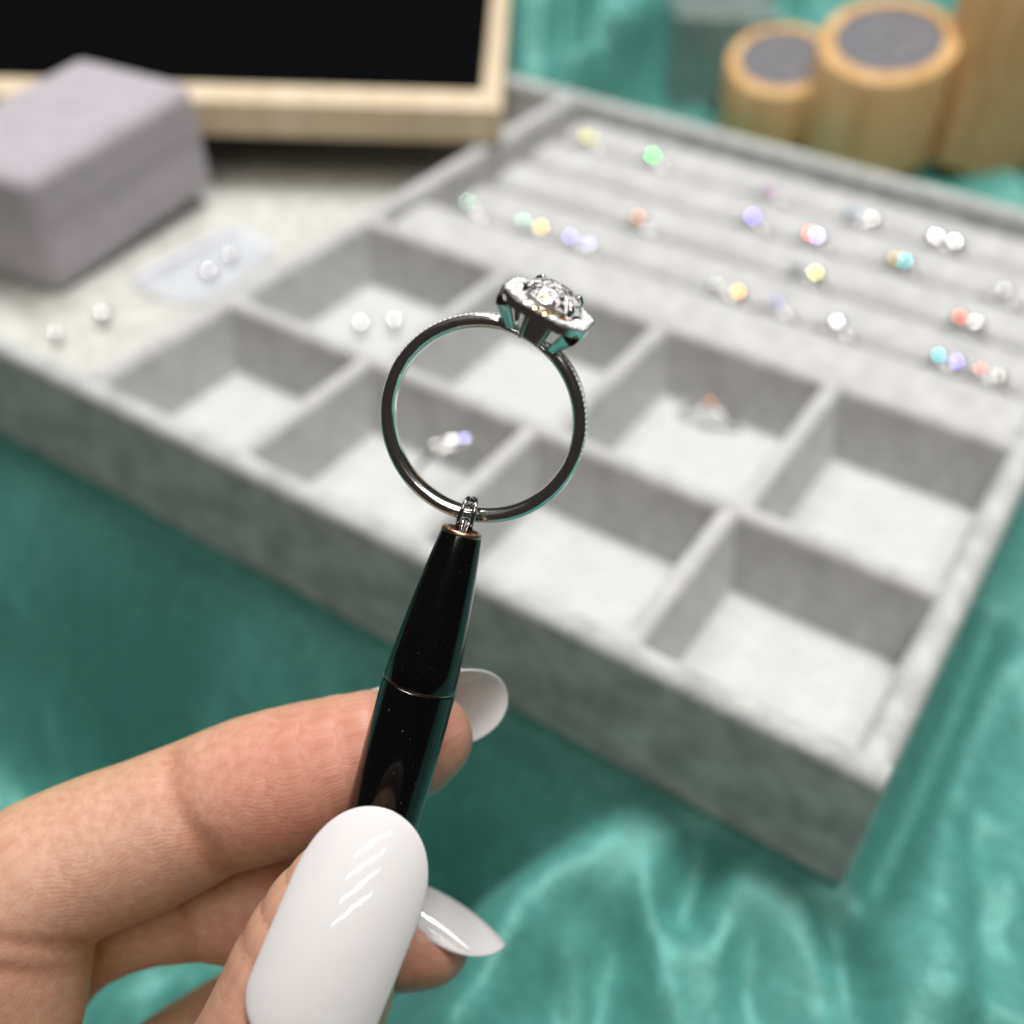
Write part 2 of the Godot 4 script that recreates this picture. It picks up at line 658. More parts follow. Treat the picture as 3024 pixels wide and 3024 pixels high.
func build_frame_board() -> void:
	var yaw := 0.5608
	var t := thing("framed_display_board", "shallow black display board in a pale pine frame lying across the tray", "display board", at(2.0, 29.5, -152.0, yaw))
	# its own axes: x to the right along the front edge, z towards the viewer; the front right corner is at the origin
	var w := 205.0
	var d := 170.0
	var hgt := 11.0
	var g: Geo
	for r in [["front_rail", Vector3(w, hgt, 14.5), Vector3(-w / 2, hgt / 2, -7.25)], ["back_rail", Vector3(w, hgt, 8.5), Vector3(-w / 2, hgt / 2, -d + 4.25)], ["side_rail", Vector3(6.6, hgt - 0.1, d - 22.9), Vector3(-3.4, hgt / 2, -d / 2 - 3.0)], ["side_rail", Vector3(6.6, hgt - 0.1, d - 22.9), Vector3(-w + 3.4, hgt / 2, -d / 2 - 3.0)]]:
		g = Geo.new()
		g.rounded_box(r[1], 1.1, r[2])
		part(r[0], g, mats.pine, t)
	g = Geo.new()
	g.rounded_box(Vector3(w - 13.4, 6, d - 23.1), 0.4, Vector3(-w / 2, 4.4, -d / 2 - 3.0))
	part("black_panel", g, mats.black, t)


func build_ring_box() -> void:
	var t := thing("ring_box", "closed lilac grey velvet ring box with rounded edges lying in the tray", "ring box", at(-83.5, 15.2, -63.0, 0.1))
	t.rotate_object_local(Vector3.RIGHT, 0.06)
	var g := Geo.new()
	g.rounded_box(Vector3(43, 15.6, 66), 4.4, Vector3(0, 7.8, 0))
	part("box_base", g, mats.lilac, t)
	g = Geo.new()
	g.rounded_box(Vector3(43, 18.0, 66), 4.8, Vector3(0, 24.5, 0))
	part("box_lid", g, mats.lilac, t)
	g = Geo.new()
	g.rounded_box(Vector3(42.5, 9.5, 65.5), 3.6, Vector3(0, 15.5, 0))
	part("box_seam", g, mats.lilac, t)


func build_stands() -> void:
	for e in [[38.5, -285.0, 20.2, 26.0, "short round bamboo stand with slanted grey suede top behind the tray", 0.3, -0.12], [75.0, -286.0, 23.8, 40.0, "middle round bamboo stand with slanted grey suede top, wider and taller than the short one", 0.27, -0.14], [110.0, -308.0, 20.5, 92.0, "tall bamboo stand rising out of the picture at the right edge", 0.1, 0.0]]:
		var t := thing("bamboo_stand", e[4], "display stand", at(e[0], 0, e[1], 0.5608), "bamboo stands behind the tray")
		var r: float = e[2]
		var h: float = e[3]
		var slope := func(p: Vector3, k: int) -> float: return (-p.z * e[5] + p.x * -e[6]) if k >= 2 else 0.0
		var g := Geo.new()
		g.lathe(PackedVector2Array([Vector2(0, 0), Vector2(r - 0.6, 0), Vector2(r, h - 1.2), Vector2(r - 0.5, h - 0.3), Vector2(r - 1.4, h), Vector2(r * 0.78, h), Vector2(r * 0.78 - 0.3, h - 1.5), Vector2(0, h - 1.5)]), 56, slope)
		part("bamboo_post", g, mats.bamboo, t)
		g = Geo.new()
		g.lathe(PackedVector2Array([Vector2(0, h - 1.3), Vector2(r * 0.77, h - 1.3), Vector2(r * 0.76, h - 0.5), Vector2(r * 0.72, h - 0.2), Vector2(0, h + 0.1)]), 56, func(p: Vector3, _k: int) -> float: return -p.z * e[5] - p.x * e[6])
		part("suede_top", g, mats.suede, t)
	var a := thing("acrylic_block", "clear ribbed acrylic display block behind the short bamboo stand", "display block", at(4.0, 0, -305.0, 0.5608))
	var b := Geo.new()
	b.rounded_box(Vector3(40, 34, 34), 1.5, Vector3(0, 17.2, 0))
	part("block_body", b, mats.acrylic, a)
	for k in 7:
		b = Geo.new()
		b.rounded_box(Vector3(2.2, 32, 1.4), 0.6, Vector3(-17.0 + 5.6 * k, 17.0, 17.6), 2)
		part("rib", b, mats.acrylic, a)
	var c := thing("leather_case", "dark brown leather case at the far right edge behind the tall bamboo stand", "case", at(152.0, 0, -352.0, 0.5608))
	b = Geo.new()
	b.rounded_box(Vector3(50, 34, 40), 3.0, Vector3(0, 17.0, 0))
	part("case_body", b, mats.brown, c)
	b = Geo.new()
	b.rounded_box(Vector3(51, 10, 41), 3.0, Vector3(0, 36.0, 0))
	part("case_lid", b, mats.brown, c)


# a brilliant: table up along y, girdle at y = 0, radius 1
func brilliant(sides := 8, pavilion := 0.86, crown := 0.32) -> Geo:
	var g := Geo.new()
	var table := 0.5
	var tv := []
	var sv := []
	var gv := []
	var pv := []
	for k in sides:
		var an := TAU * k / sides
		tv.append(Vector3(cos(an) * table, crown, sin(an) * table))
		sv.append(Vector3(cos(an + PI / sides) * 0.82, crown * 0.5, sin(an + PI / sides) * 0.82))
		pv.append(Vector3(cos(an + PI / sides) * 0.46, -pavilion * 0.5, sin(an + PI / sides) * 0.46))
	for k in sides * 2:
		var an := TAU * k / (sides * 2)
		gv.append(Vector3(cos(an), 0.0, sin(an)))
	var lo := []
	for p in gv:
		lo.append(p + Vector3(0, -0.04, 0))
	var cu := Vector3(0, -pavilion, 0)
	for k in sides:
		var k1 := (k + 1) % sides
		var a: Vector3 = tv[k]
		var b: Vector3 = tv[k1]
		g.flat(Vector3(0, crown, 0), a, b)
		g.flat(a, sv[k], b)
		# kite between two stars
		var s0: Vector3 = sv[(k - 1 + sides) % sides]
		var g0: Vector3 = gv[2 * k]
		g.flat(a, s0, g0)
		g.flat(a, g0, sv[k])
		g.flat(sv[k], g0, gv[2 * k + 1])
		g.flat(sv[k], gv[2 * k + 1], gv[(2 * k + 2) % (2 * sides)])
		# pavilion
		var l0: Vector3 = lo[2 * k]
		var l1: Vector3 = lo[2 * k + 1]
		var l2: Vector3 = lo[(2 * k + 2) % (2 * sides)]
		var q: Vector3 = pv[k]
		var qp: Vector3 = pv[(k - 1 + sides) % sides]
		g.flat(l0, q, l1)
		g.flat(l1, q, l2)
		g.flat(l0, qp, cu)
		g.flat(l0, cu, q)
	for k in sides * 2:
		var k1 := (k + 1) % (sides * 2)
		g.flat(gv[k], lo[k], lo[k1])
		g.flat(gv[k], lo[k1], gv[k1])
	# each facet faces away from the middle
	for k in range(0, g.ix.size(), 3):
		var cc := (g.v[k] + g.v[k + 1] + g.v[k + 2]) / 3 + Vector3(0, 0.2, 0)
		var nn := (g.v[k + 2] - g.v[k]).cross(g.v[k + 1] - g.v[k]).normalized()
		if nn.dot(cc) < 0:
			var tmp := g.v[k + 1]
			g.v[k + 1] = g.v[k + 2]
			g.v[k + 2] = tmp
			nn = -nn
		for e in 3:
			g.n[k + e] = nn
	return g


func build_small_things() -> void:
	var stone := brilliant(8).mesh(MM, false)
	# plastic bag: a thin rumpled sheet beside the box
	var t := thing("plastic_bag", "thin clear bluish plastic bag lying between the lilac box and the divider", "plastic bag", at(-36, 14.4, -66.0, 0.05))
	var g := Geo.new()
	g.sheet(func(i: int, j: int):
		var u := i / 19.0
		var an := TAU * j / 36.0
		var rr := 1.0 / pow(pow(absf(cos(an)), 5.0) + pow(absf(sin(an)), 5.0), 0.2) * (1.0 + 0.03 * sin(an * 3.0 + 1.0))
		var x := cos(an) * rr * u * 11.0
		var z := sin(an) * rr * u * 20.0
		return Vector3(x, 0.5 + 0.7 * u * u + 0.35 * sin(x * 0.3 + z * 0.16), z), 20, 36, false, true, true)
	part("bag_sheet", g, mats.bag, t, false)
	g = Geo.new()
	g.tube(PackedVector3Array([Vector3(-8.0, 1.5, -19), Vector3(-9, 1.9, -6), Vector3(-10, 1.9, 7), Vector3(-11.5, 1.4, 18)]), PackedFloat32Array([0.8]), 8)
	part("bag_fold", g, mats.bag_edge, t)
	# studs: a stone in a small cup, with a post
	for e in [
		[-39.4, -30.5, 2.1, "bright round stud earring on the cream lining near the front corner", 0, "pair of stud earrings on the cream lining"],
		[-41.6, -17.6, 1.6, "fainter stud earring on the cream lining closest to the front rim", 0, "pair of stud earrings on the cream lining"],
		[-32.9, -61.5, 1.9, "pearly stud beside the plastic bag, nearer of the two by the divider", 0, "studs beside the plastic bag"],
		[-34.7, -71.4, 1.7, "clear stud beside the plastic bag, farther of the two by the divider", 0, "studs beside the plastic bag"],
		[16.5, -65.7, 1.7, "left stud earring on the floor of the rear left cell", 1, "pair of stud earrings in the rear left cell"],
		[22.7, -71.6, 1.7, "right stud earring on the floor of the rear left cell", 1, "pair of stud earrings in the rear left cell"],
	]:
		var lowest: float = 13.6 if e[4] == 0 else 12.6
		t = thing("stud_earring", e[3], "earring", at(e[0], lowest, e[1]), e[5])
		g = Geo.new()
		g.lathe(PackedVector2Array([Vector2(0, 0), Vector2(0.5, 0), Vector2(0.5, 1.2), Vector2(e[2] * 0.9, 2.2), Vector2(e[2] * 1.05, 3.0), Vector2(e[2] * 0.8, 3.0), Vector2(0, 2.0)]), 16)
		part("cup", g, mats.silver, t)
		var s := part("stone", stone, gem_tint(Color(0.7, 0.7, 0.69)), t)
		s.position = Vector3(0, 3.2, 0) * MM
		s.basis = glint(Vector3(e[0], 16.0, e[1]), 0.0, 0.03, 1) * Basis.from_scale(Vector3.ONE * e[2] * 0.42)


# one ring of the slots: band upright along x, head up; the band's top is at y = 0
func slot_ring(p: Vector3, label: String, colors: Array, size: float, spread: float, group: String, turn := 0.0) -> void:
	var t := thing("silver_ring", label, "ring", at(p.x, p.y, p.z, turn), group)
	if not texs.has("band"):
		var g := Geo.new()
		var r := 9.0
		g.sheet(func(i: int, j: int):
			var an := TAU * i / 48.0
			var b := TAU * j / 10.0
			var rr := r + 0.65 * cos(b)
			return Vector3(sin(an) * rr, cos(an) * rr - r, 0.85 * sin(b)), 48, 10, true, true)
		texs.band = g.mesh()
		g = Geo.new()
		g.lathe(PackedVector2Array([Vector2(0, 0), Vector2(0.5, 0.0), Vector2(0.62, 0.3), Vector2(1.0, 0.95), Vector2(1.02, 1.15), Vector2(0.8, 1.2), Vector2(0, 0.7)]), 14)
		texs.cup = g.mesh()
		texs.stone = brilliant(8).mesh(MM, false)
	part("band", texs.band, mats.silver, t)
	var k := 0
	for col in colors:
		var off := (k - (colors.size() - 1) / 2.0) * spread
		var drop := sqrt(maxf(81.0 - off * off, 1.0)) - 9.0
		var cup := part("setting", texs.cup, mats.silver, t)
		cup.position = Vector3(off, drop + 0.4, 0) * MM
		cup.scale = Vector3(size, 1.6, size)
		cup.rotation.z = -off / 9.0
		var s := part("stone", texs.stone, gem_tint(col), t)
		s.position = Vector3(off, drop + 2.5, 0) * MM
		s.basis = glint(p + Vector3(off, 0, 0), turn, 0.03 * sin(p.x + 2.0 * k), k) * Basis.from_scale(Vector3.ONE * size * (0.6 + 0.2 * sin(p.x * 1.7 + k)))
		k += 1


# a stone set so that one of its crown facets catches the tubes
func glint(p: Vector3, turn: float, jitter: float, k: int) -> Basis:
	var eye := (Vector3(177.46, 166.12, 115.21) - p).normalized()
	var lamp := (Vector3(-220 + 130 * (k % 4), 1150, -420 + 60 * (k % 4)) - p).normalized()
	var h := (eye + lamp).normalized()
	# the main crown facet of brilliant() that looks along x
	var a := Vector3(0.5, 0.32, 0)
	var q := Vector3(0.82 * cos(PI / 8), 0.16, 0.82 * sin(PI / 8))
	var facet := (q - a).cross(Vector3(1, 0, 0) - a).normalized()
	if facet.y < 0:
		facet = -facet
	var yaw := Basis(Vector3.UP, atan2(-h.z, h.x) - atan2(-facet.z, facet.x))
	var tilt := Basis(Quaternion((yaw * facet).normalized(), h))
	return Basis(Vector3.UP, -turn) * Basis(Vector3(0, 0, 1), jitter) * tilt * yaw


func gem_tint(col: Color) -> StandardMaterial3D:
	if not mats.has(col):
		mats[col] = plain("tinted_stone", col, 0.1, 1.0)
	return mats[col]


func build_slot_rings() -> void:  # most tints here paint coloured sparkle, not the colour of the stones
	var green := Color(0.35, 1.0, 0.45)
	var yellow := Color(0.95, 0.92, 0.45)
	var gold := Color(1.0, 0.85, 0.4)
	var lav := Color(0.65, 0.65, 1.0)
	var violet := Color(0.55, 0.5, 1.0)
	var orange := Color(1.0, 0.62, 0.25)
	var red := Color(1.0, 0.45, 0.3)
	var cyan := Color(0.4, 0.95, 1.0)
	var white := Color(0.97, 0.97, 0.97)
	var dull := Color(0.6, 0.6, 0.58)
	var pink := Color(0.62, 0.42, 0.58)
	var teal := Color(0.2, 0.35, 0.42)
	var brown := Color(0.6, 0.4, 0.25)
	var mint := Color(0.55, 0.72, 0.62)
	var z := [0.0, -118.6, -138.5, -157.8, -177.2]
	for e in [
		[12.8, 1, [mint], 1.5, 0.0, "ring with a stone tinted as a pale mint glint at the left end of the front slot"],
		[34.5, 1, [mint, gold], 1.5, 5.6, "ring with stones tinted as a mint and a golden glint in the front slot"],
		[49.5, 1, [lav, lav], 1.4, 6.0, "ring with two stones tinted as lavender glints in the front slot above the diamond ring"],
		[93.0, 1, [dull, orange], 1.5, 6.0, "ring with an orange glint in the middle of the front slot"],
		[106.3, 1, [lav], 1.5, 0.0, "ring with one stone tinted as a pale lavender white glint in the front slot"],
		[122.0, 1, [white], 1.8, 0.0, "ring with a single clear white stone alone in the front slot"],
		[149.0, 1, [cyan, violet], 1.6, 4.0, "ring with stones tinted as a cyan and a violet glint near the right end of the front slot"],
		[158.5, 1, [red, dull], 1.6, 4.0, "ring with stones tinted as a red and a white glint at the right end of the front slot"],
		[56.7, 2, [brown], 2.0, 0.0, "ring with a stone tinted as a brownish orange glint in the second slot"],
		[106.5, 2, [teal, yellow], 1.8, 4.4, "ring with a dark stone and one tinted as a pale yellow glint in the second slot"],
		[148.0, 2, [red, dull], 1.9, 3.6, "ring with a stone tinted as a red orange glint at the right of the second slot"],
		[82.7, 3, [violet], 2.0, 0.0, "ring with a stone tinted as a vivid violet blue glint in the third slot"],
		[100.6, 3, [red, lav], 1.9, 1.8, "ring with a red and lavender flash in the third slot"],
		[124.5, 3, [gold, cyan], 1.9, 2.6, "ring with stones tinted as a golden and a cyan glint in the third slot"],
		[151.8, 3, [dull], 1.9, 0.0, "ring with a white stone at the right of the third slot"],
		[17.5, 4, [yellow, yellow], 1.6, 2.6, "ring with two stones tinted as yellow glints at the left end of the rear slot"],
		[41.0, 4, [green], 1.9, 0.0, "ring with a stone tinted as a brilliant green glint in the rear slot"],
		[79.5, 4, [pink], 1.9, 0.0, "ring with a stone tinted as a dusky pink glint in the rear slot"],
		[107.5, 4, [teal, dull], 1.8, 5.4, "ring with a dark teal and a clear stone in the rear slot"],
		[131.0, 4, [white, white], 2.2, 5.0, "ring with two large bright white stones in the rear slot"],
	]:
		slot_ring(Vector3(e[0], 25.0, z[e[1]]), e[5], e[2], e[3], e[4], "rings standing in the ring rolls")
	# rings lying in cells
	slot_ring(Vector3(70.0, 22.0, -31.0), "ring with a clear three stone cluster leaning in the second front cell", [dull, white, lav], 0.9, 2.6, "rings in the cells", 0.9)
	slot_ring(Vector3(106.8, 16.5, -82.5), "ring with a brownish stone against the rear wall of the third rear cell", [brown], 1.8, 0.0, "rings in the cells", 0.2)


# ---------------------------------------------------------------- what the hand holds
func hold(x := 0.0, y := 0.0, z := 0.0) -> Transform3D:
	var b := Basis(HOLD_RIGHT, HOLD_UP, HOLD_BACK)
	return Transform3D(b, (HOLD_AT + b * Vector3(x, y, z)) * MM)


const TOOL_DOWN := Vector3(-0.2697, -0.955, -0.1237)


func build_tool() -> void:
	var y := -TOOL_DOWN.normalized()
	var x := y.cross(Vector3(0, 0, 1)).normalized()
	var zz := x.cross(y)
	var xf := hold() * Transform3D(Basis(x, y, zz), Vector3.ZERO)
	var t := thing("pick_up_tool", "glossy black pen shaped pick up tool with wire claws gripping the diamond ring", "tool", xf)
	var g := Geo.new()
	g.lathe(PackedVector2Array([Vector2(0, -1.2), Vector2(1.45, -1.2), Vector2(1.5, -0.15), Vector2(1.62, 0.0), Vector2(1.93, -0.05), Vector2(2.06, -0.22), Vector2(2.05, -0.5), Vector2(0.8, -2.2), Vector2(0, -2.2)]), 48)
	part("tip_rim", g, mats.copper, t)
	g = Geo.new()
	var cone := PackedVector2Array([Vector2(0, -0.6), Vector2(2.02, -0.35)])
	for k in 9:
		var u := k / 8.0
		cone.append(Vector2(lerpf(2.08, 3.74, u) + 0.14 * sin(u * PI), lerpf(-0.6, -15.9, u)))
	cone.append(Vector2(3.66, -16.02))
	cone.append(Vector2(0, -16.02))
	g.lathe(cone, 64)
	part("nose_cone", g, mats.lacquer, t)
	g = Geo.new()
	var bar := PackedVector2Array([Vector2(0, -16.1), Vector2(3.62, -16.1), Vector2(3.78, -16.25)])
	for k in 14:
		bar.append(Vector2(3.78 + 0.03 * sin(k * 1.3), -18.0 - 4.0 * k))
	bar.append(Vector2(3.2, -71.0))
	bar.append(Vector2(0, -71.5))
	g.lathe(bar, 64)
	part("barrel", g, mats.lacquer, t)
	g = Geo.new()
	g.lathe(PackedVector2Array([Vector2(3.3, -15.97), Vector2(3.68, -15.98), Vector2(3.68, -16.13), Vector2(3.3, -16.14)]), 48)
	part("seam_ring", g, mats.copper, t)
	# wire claws: two in front of the band, two behind, hooked over it
	var b := Basis(x, y, zz).inverse()
	for e in [[-0.55, 1.0, 0.35], [0.75, 1.0, -0.25], [-0.2, -1.0, 0.5], [0.4, -1.0, 0.1]]:
		var pts := PackedVector3Array()
		var s: float = e[1]
		var lean: float = e[2]
		for q in [Vector3(e[0] * 0.8, -1.2, 0.5 * s), Vector3(e[0] * 0.95, 0.2, 0.75 * s), Vector3(e[0], 1.0, 1.45 * s), Vector3(e[0] + lean * 0.2, 2.0, 1.6 * s), Vector3(e[0] + lean * 0.5, 2.75, 1.3 * s), Vector3(e[0] + lean * 0.9, 3.1, 0.65 * s), Vector3(e[0] + lean * 1.3, 3.0, -0.05 * s), Vector3(e[0] + lean * 1.5, 2.75, -0.5 * s)]:
			pts.append(q)
		var cv := Curve3D.new()
		for k in pts.size():
			var tn: Vector3 = (pts[mini(k + 1, pts.size() - 1)] - pts[maxi(k - 1, 0)]) / 6.0
			cv.add_point(pts[k], -tn, tn)
		cv.bake_interval = 0.12
		var w := Geo.new()
		w.tube(cv.get_baked_points(), PackedFloat32Array([0.24]), 10)
		part("wire_claw", w, mats.steel, t)


# how far the edge of the halo's cut-cornered square lies in a direction, its half side being 1
func octagon(an: float) -> float:
	var c := absf(cos(an))
	var s := absf(sin(an))
	return 1.0 / maxf(maxf(c, s), (c + s) / 1.53)


func build_diamond_ring() -> void:
	# ring axes: x right, y up, z along the finger hole towards the viewer
	var zz := Vector3(-0.2, -0.25, 0.95).normalized()
	var x := Vector3.UP.cross(zz).normalized()
	var y := zz.cross(x)
	var xf := hold(2.0, 10.6, 1.1) * Transform3D(Basis(x, y, zz), Vector3.ZERO)
	var t := thing("diamond_ring", "white gold halo ring with a round diamond and pave shoulders held up by the claws", "ring", xf)
	var head := deg_to_rad(58.5)
	# band: rounded oblong section; thinner where it bridges under the head
	var g := Geo.new()
	var section := []
	for k in 24:
		var an := TAU * k / 24.0
		section.append(Vector2(signf(cos(an)) * pow(absf(cos(an)), 0.85), signf(sin(an)) * pow(absf(sin(an)), 0.85)))
	g.sheet(func(i: int, j: int):
		var an := TAU * i / 200.0
		var off := absf(wrapf(an - head, -PI, PI))
		var bridge := 1.0 - smoothstep(0.245, 0.29, off)
		var outer := lerpf(10.25, 9.55, bridge)
		var inner := 8.8
		var wide := lerpf(1.05, 0.8, bridge)
		var q: Vector2 = section[j]
		var r := (outer + inner) / 2 + q.x * (outer - inner) / 2
		return Vector3(cos(an) * r, sin(an) * r, q.y * wide), 200, 24, true, true)
	var band := part("band", g, mats.silver, t)
	var stone := brilliant(8, 0.6, 0.34).mesh(MM, false)
	# pave on both shoulders, one row of stones on the outside of the band
	for side in [-1, 1]:
		for k in 44:
			var an: float = head + side * (0.33 + k / 2 * 0.052)
			var s := part("pave_stone", stone, mats.stone, band)
			var up := Vector3(cos(an), sin(an), 0)
			s.transform = Transform3D(Basis(Vector3(-up.y, up.x, 0), up, Vector3(0, 0, -1)).scaled_local(Vector3.ONE * 0.31), (up * 10.13 + Vector3(0, 0, 0.47 if k % 2 else -0.47)) * MM)
			s.rotate_object_local(Vector3.UP, k * 0.7)
	# the head, in axes of its own: y away from the ring's middle, x along the band
	var hb := Basis(Vector3(sin(head), -cos(head), 0), Vector3(cos(head), sin(head), 0), Vector3(0, 0, 1))
	# the head leans a few degrees to the front
	var hx := Transform3D(hb * Basis(Vector3.RIGHT, 0.13), (Vector3(0.45, -0.1, 0) + hb * Vector3(0, 0.1, -1.2)) * MM)
	var top := 12.75
	g = Geo.new()
	var out := PackedVector2Array()
	var a := 4.35
	var b := 2.3
	for q in [Vector2(a, -b), Vector2(a, b), Vector2(b, a), Vector2(-b, a), Vector2(-a, b), Vector2(-a, -b), Vector2(-b, -a), Vector2(b, -a)]:
		out.append(q)
	var out2 := PackedVector2Array()
	for p in out:
		out2.append(p * 0.95)
	g.extrude(out, Vector3(0, top - 0.85, 0), Vector3(0, top - 0.08, 0), Vector3.RIGHT, Vector3.BACK, true)
	var halo := part("halo_plate", g, mats.silver, t)
	halo.transform = hx
	g = Geo.new()
	g.extrude(out2, Vector3(0, top - 0.1, 0), Vector3(0, top, 0), Vector3.RIGHT, Vector3.BACK, true)
	part("bright_cut_edge", g, mats.bright, halo)
	# stones round the halo: two rows
	var rng := RandomNumberGenerator.new()
	rng.seed = 5
	for row in [[3.78, 28, 0.5], [3.0, 18, 0.42]]:
		for k in row[1]:
			var an: float = TAU * (k + 0.5) / row[1]
			var rr := octagon(an)
			var s := part("halo_stone", stone, mats.fire_tint[rng.randi() % 3] if rng.randf() < 0.14 else mats.stone, halo)  # some halo stones are tinted to imitate coloured sparkle
			s.transform = Transform3D(Basis.from_euler(Vector3(rng.randf_range(-0.25, 0.25), rng.randf() * TAU, rng.randf_range(-0.25, 0.25))).scaled(Vector3.ONE * row[2]), Vector3(cos(an) * row[0] * rr, top + 0.1, sin(an) * row[0] * rr) * MM)
	# beads between the halo stones
	g = Geo.new()
	g.lathe(PackedVector2Array([Vector2(0, 0.2), Vector2(0.1, 0.17), Vector2(0.17, 0.1), Vector2(0.2, 0), Vector2(0.2, -0.1), Vector2(0, -0.1)]), 8)
	var bead := g.mesh()
	for k in 28:
		var an := TAU * k / 28.0
		var rr := octagon(an)
		var s := part("bead", bead, mats.bright, halo)
		s.position = Vector3(cos(an) * 4.05 * rr, top + 0.05, sin(an) * 4.05 * rr) * MM
	# basket: four corner legs, a block in the middle of each long side, a peg
	g = Geo.new()
	for sx in [-1.0, 1.0]:
		for sz in [-1.0, 1.0]:
			var g2 := Geo.new()
			var foot := Vector3(sx * 2.25, 9.35, sz * 0.75)
			var tip := Vector3(sx * 3.5, top - 0.8, sz * 3.3)
			var dir := (tip - foot).normalized()
			var ax := dir.cross(Vector3(0, 0, 1)).normalized()
			var ay := ax.cross(dir)
			g2.sheet(func(i: int, j: int):
				var u: float = i / 5.0
				var w := lerpf(0.42, 0.72, u)
				var q := [Vector2(-1, -1), Vector2(1, -1), Vector2(1, 1), Vector2(-1, 1)]
				var an := TAU * j / 12.0
				var e := Vector2(signf(cos(an)) * pow(absf(cos(an)), 0.5), signf(sin(an)) * pow(absf(sin(an)), 0.5)) * w
				if i == 0 or i == 5:
					pass
				return foot.lerp(tip, u) + ax * e.x + ay * e.y, 6, 12, false, true)
			var leg := part("basket_leg", g2, mats.silver, t)
			leg.transform = hx
	for sz in [-1.0, 1.0]:
		var g3 := Geo.new()
		g3.extrude(PackedVector2Array([Vector2(-0.75, 9.4), Vector2(0.75, 9.4), Vector2(0.95, top - 0.8), Vector2(-0.95, top - 0.8)]), Vector3(0, 0, sz * 1.0), Vector3(0, 0, sz * 1.5), Vector3.RIGHT, Vector3.UP)
		var blk := part("basket_block", g3, mats.silver, t)
		blk.transform = hx
		for sx in [-1.0, 1.0]:
			var g5 := Geo.new()
			g5.tube(PackedVector3Array([Vector3(sx * 0.9, 9.2, sz * 1.5), Vector3(sx * 1.0, 10.3, sz * 1.75), Vector3(sx * 1.2, top - 0.7, sz * 2.0)]), PackedFloat32Array([0.24, 0.24, 0.26]), 10)
			var post := part("basket_post", g5, mats.warm, t)
			post.transform = hx
	# small bright shoulders where the band steps down
	for side in [-1, 1]:
		for k in 4:
			var s := part("shoulder_stone", stone, mats.stone, t)
			var an: float = head + side * (0.285 - 0.05 * k)
			var up := Vector3(cos(an), sin(an), 0)
			s.transform = Transform3D(Basis(Vector3(-up.y, up.x, 0), up, Vector3(0, 0, -1)).scaled_local(Vector3.ONE * 0.34), (up * (10.1 - 0.14 * k) + Vector3(0, 0, 0.72)) * MM)
	# bright reflector cup added under the centre stone to lighten it
	g = Geo.new()
	g.lathe(PackedVector2Array([Vector2(0, top - 1.5), Vector2(2.6, top - 0.4), Vector2(2.75, top - 0.1), Vector2(2.6, top + 0.35), Vector2(2.3, top + 0.2), Vector2(0.3, top - 1.25), Vector2(0, top - 1.3)]), 32)
	part("added_reflector_seat", g, mats.bright, t).transform = hx
	# centre stone and its claws
	var rings := [[0.0, 1.42], [0.85, 1.36], [1.75, 1.08], [2.5, 0.66], [3.12, 0.02], [0.0, 0.0]]
	var crown := Geo.new()
	for q in 5:
		for k in 20:
			var o0: float = (q % 2) * PI / 20
			var o1: float = ((q + 1) % 2) * PI / 20
			var p0 := Vector3(cos(TAU * k / 20 + o0) * rings[q][0], rings[q][1], sin(TAU * k / 20 + o0) * rings[q][0])
			var p1 := Vector3(cos(TAU * (k + 1) / 20 + o0) * rings[q][0], rings[q][1], sin(TAU * (k + 1) / 20 + o0) * rings[q][0])
			var p2 := Vector3(cos(TAU * k / 20 + o1) * rings[q + 1][0], rings[q + 1][1], sin(TAU * k / 20 + o1) * rings[q + 1][0])
			var p3 := Vector3(cos(TAU * (k + 1) / 20 + o1) * rings[q + 1][0], rings[q + 1][1], sin(TAU * (k + 1) / 20 + o1) * rings[q + 1][0])
			if q % 2 == 0:
				crown.flat(p0, p1, p2)
				crown.flat(p1, p3, p2)
			else:
				crown.flat(p0, p1, p3)
				crown.flat(p0, p3, p2)
	# every facet has its own slant; sparkle painted by mixing white, darker mirror and tinted facets
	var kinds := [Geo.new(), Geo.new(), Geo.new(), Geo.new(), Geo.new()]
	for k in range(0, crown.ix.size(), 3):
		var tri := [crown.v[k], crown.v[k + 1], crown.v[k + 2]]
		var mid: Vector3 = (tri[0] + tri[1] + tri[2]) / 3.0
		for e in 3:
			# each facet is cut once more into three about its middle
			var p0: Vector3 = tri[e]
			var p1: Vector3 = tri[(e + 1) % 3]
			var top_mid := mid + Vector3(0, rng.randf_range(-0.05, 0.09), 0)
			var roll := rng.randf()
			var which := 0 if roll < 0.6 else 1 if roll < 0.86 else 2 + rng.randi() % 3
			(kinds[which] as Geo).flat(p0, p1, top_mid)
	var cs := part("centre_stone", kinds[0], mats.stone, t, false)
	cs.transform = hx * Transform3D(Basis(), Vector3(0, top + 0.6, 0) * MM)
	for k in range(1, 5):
		part("facets", kinds[k], mats.facet if k == 1 else mats.fire_tint[k - 2], cs, false)
	for k in 4:
		var an := PI / 4 + PI / 2 * k
		var g4 := Geo.new()
		var d := Vector3(cos(an), 0, sin(an))
		g4.tube(PackedVector3Array([d * 2.8 + Vector3(0, top - 1.0, 0), d * 3.2 + Vector3(0, top + 0.3, 0), d * 3.2 + Vector3(0, top + 1.0, 0), d * 2.8 + Vector3(0, top + 1.35, 0)]), PackedFloat32Array([0.34, 0.34, 0.36, 0.3]), 10)
		var claw := part("claw", g4, mats.silver, t)
		claw.transform = hx


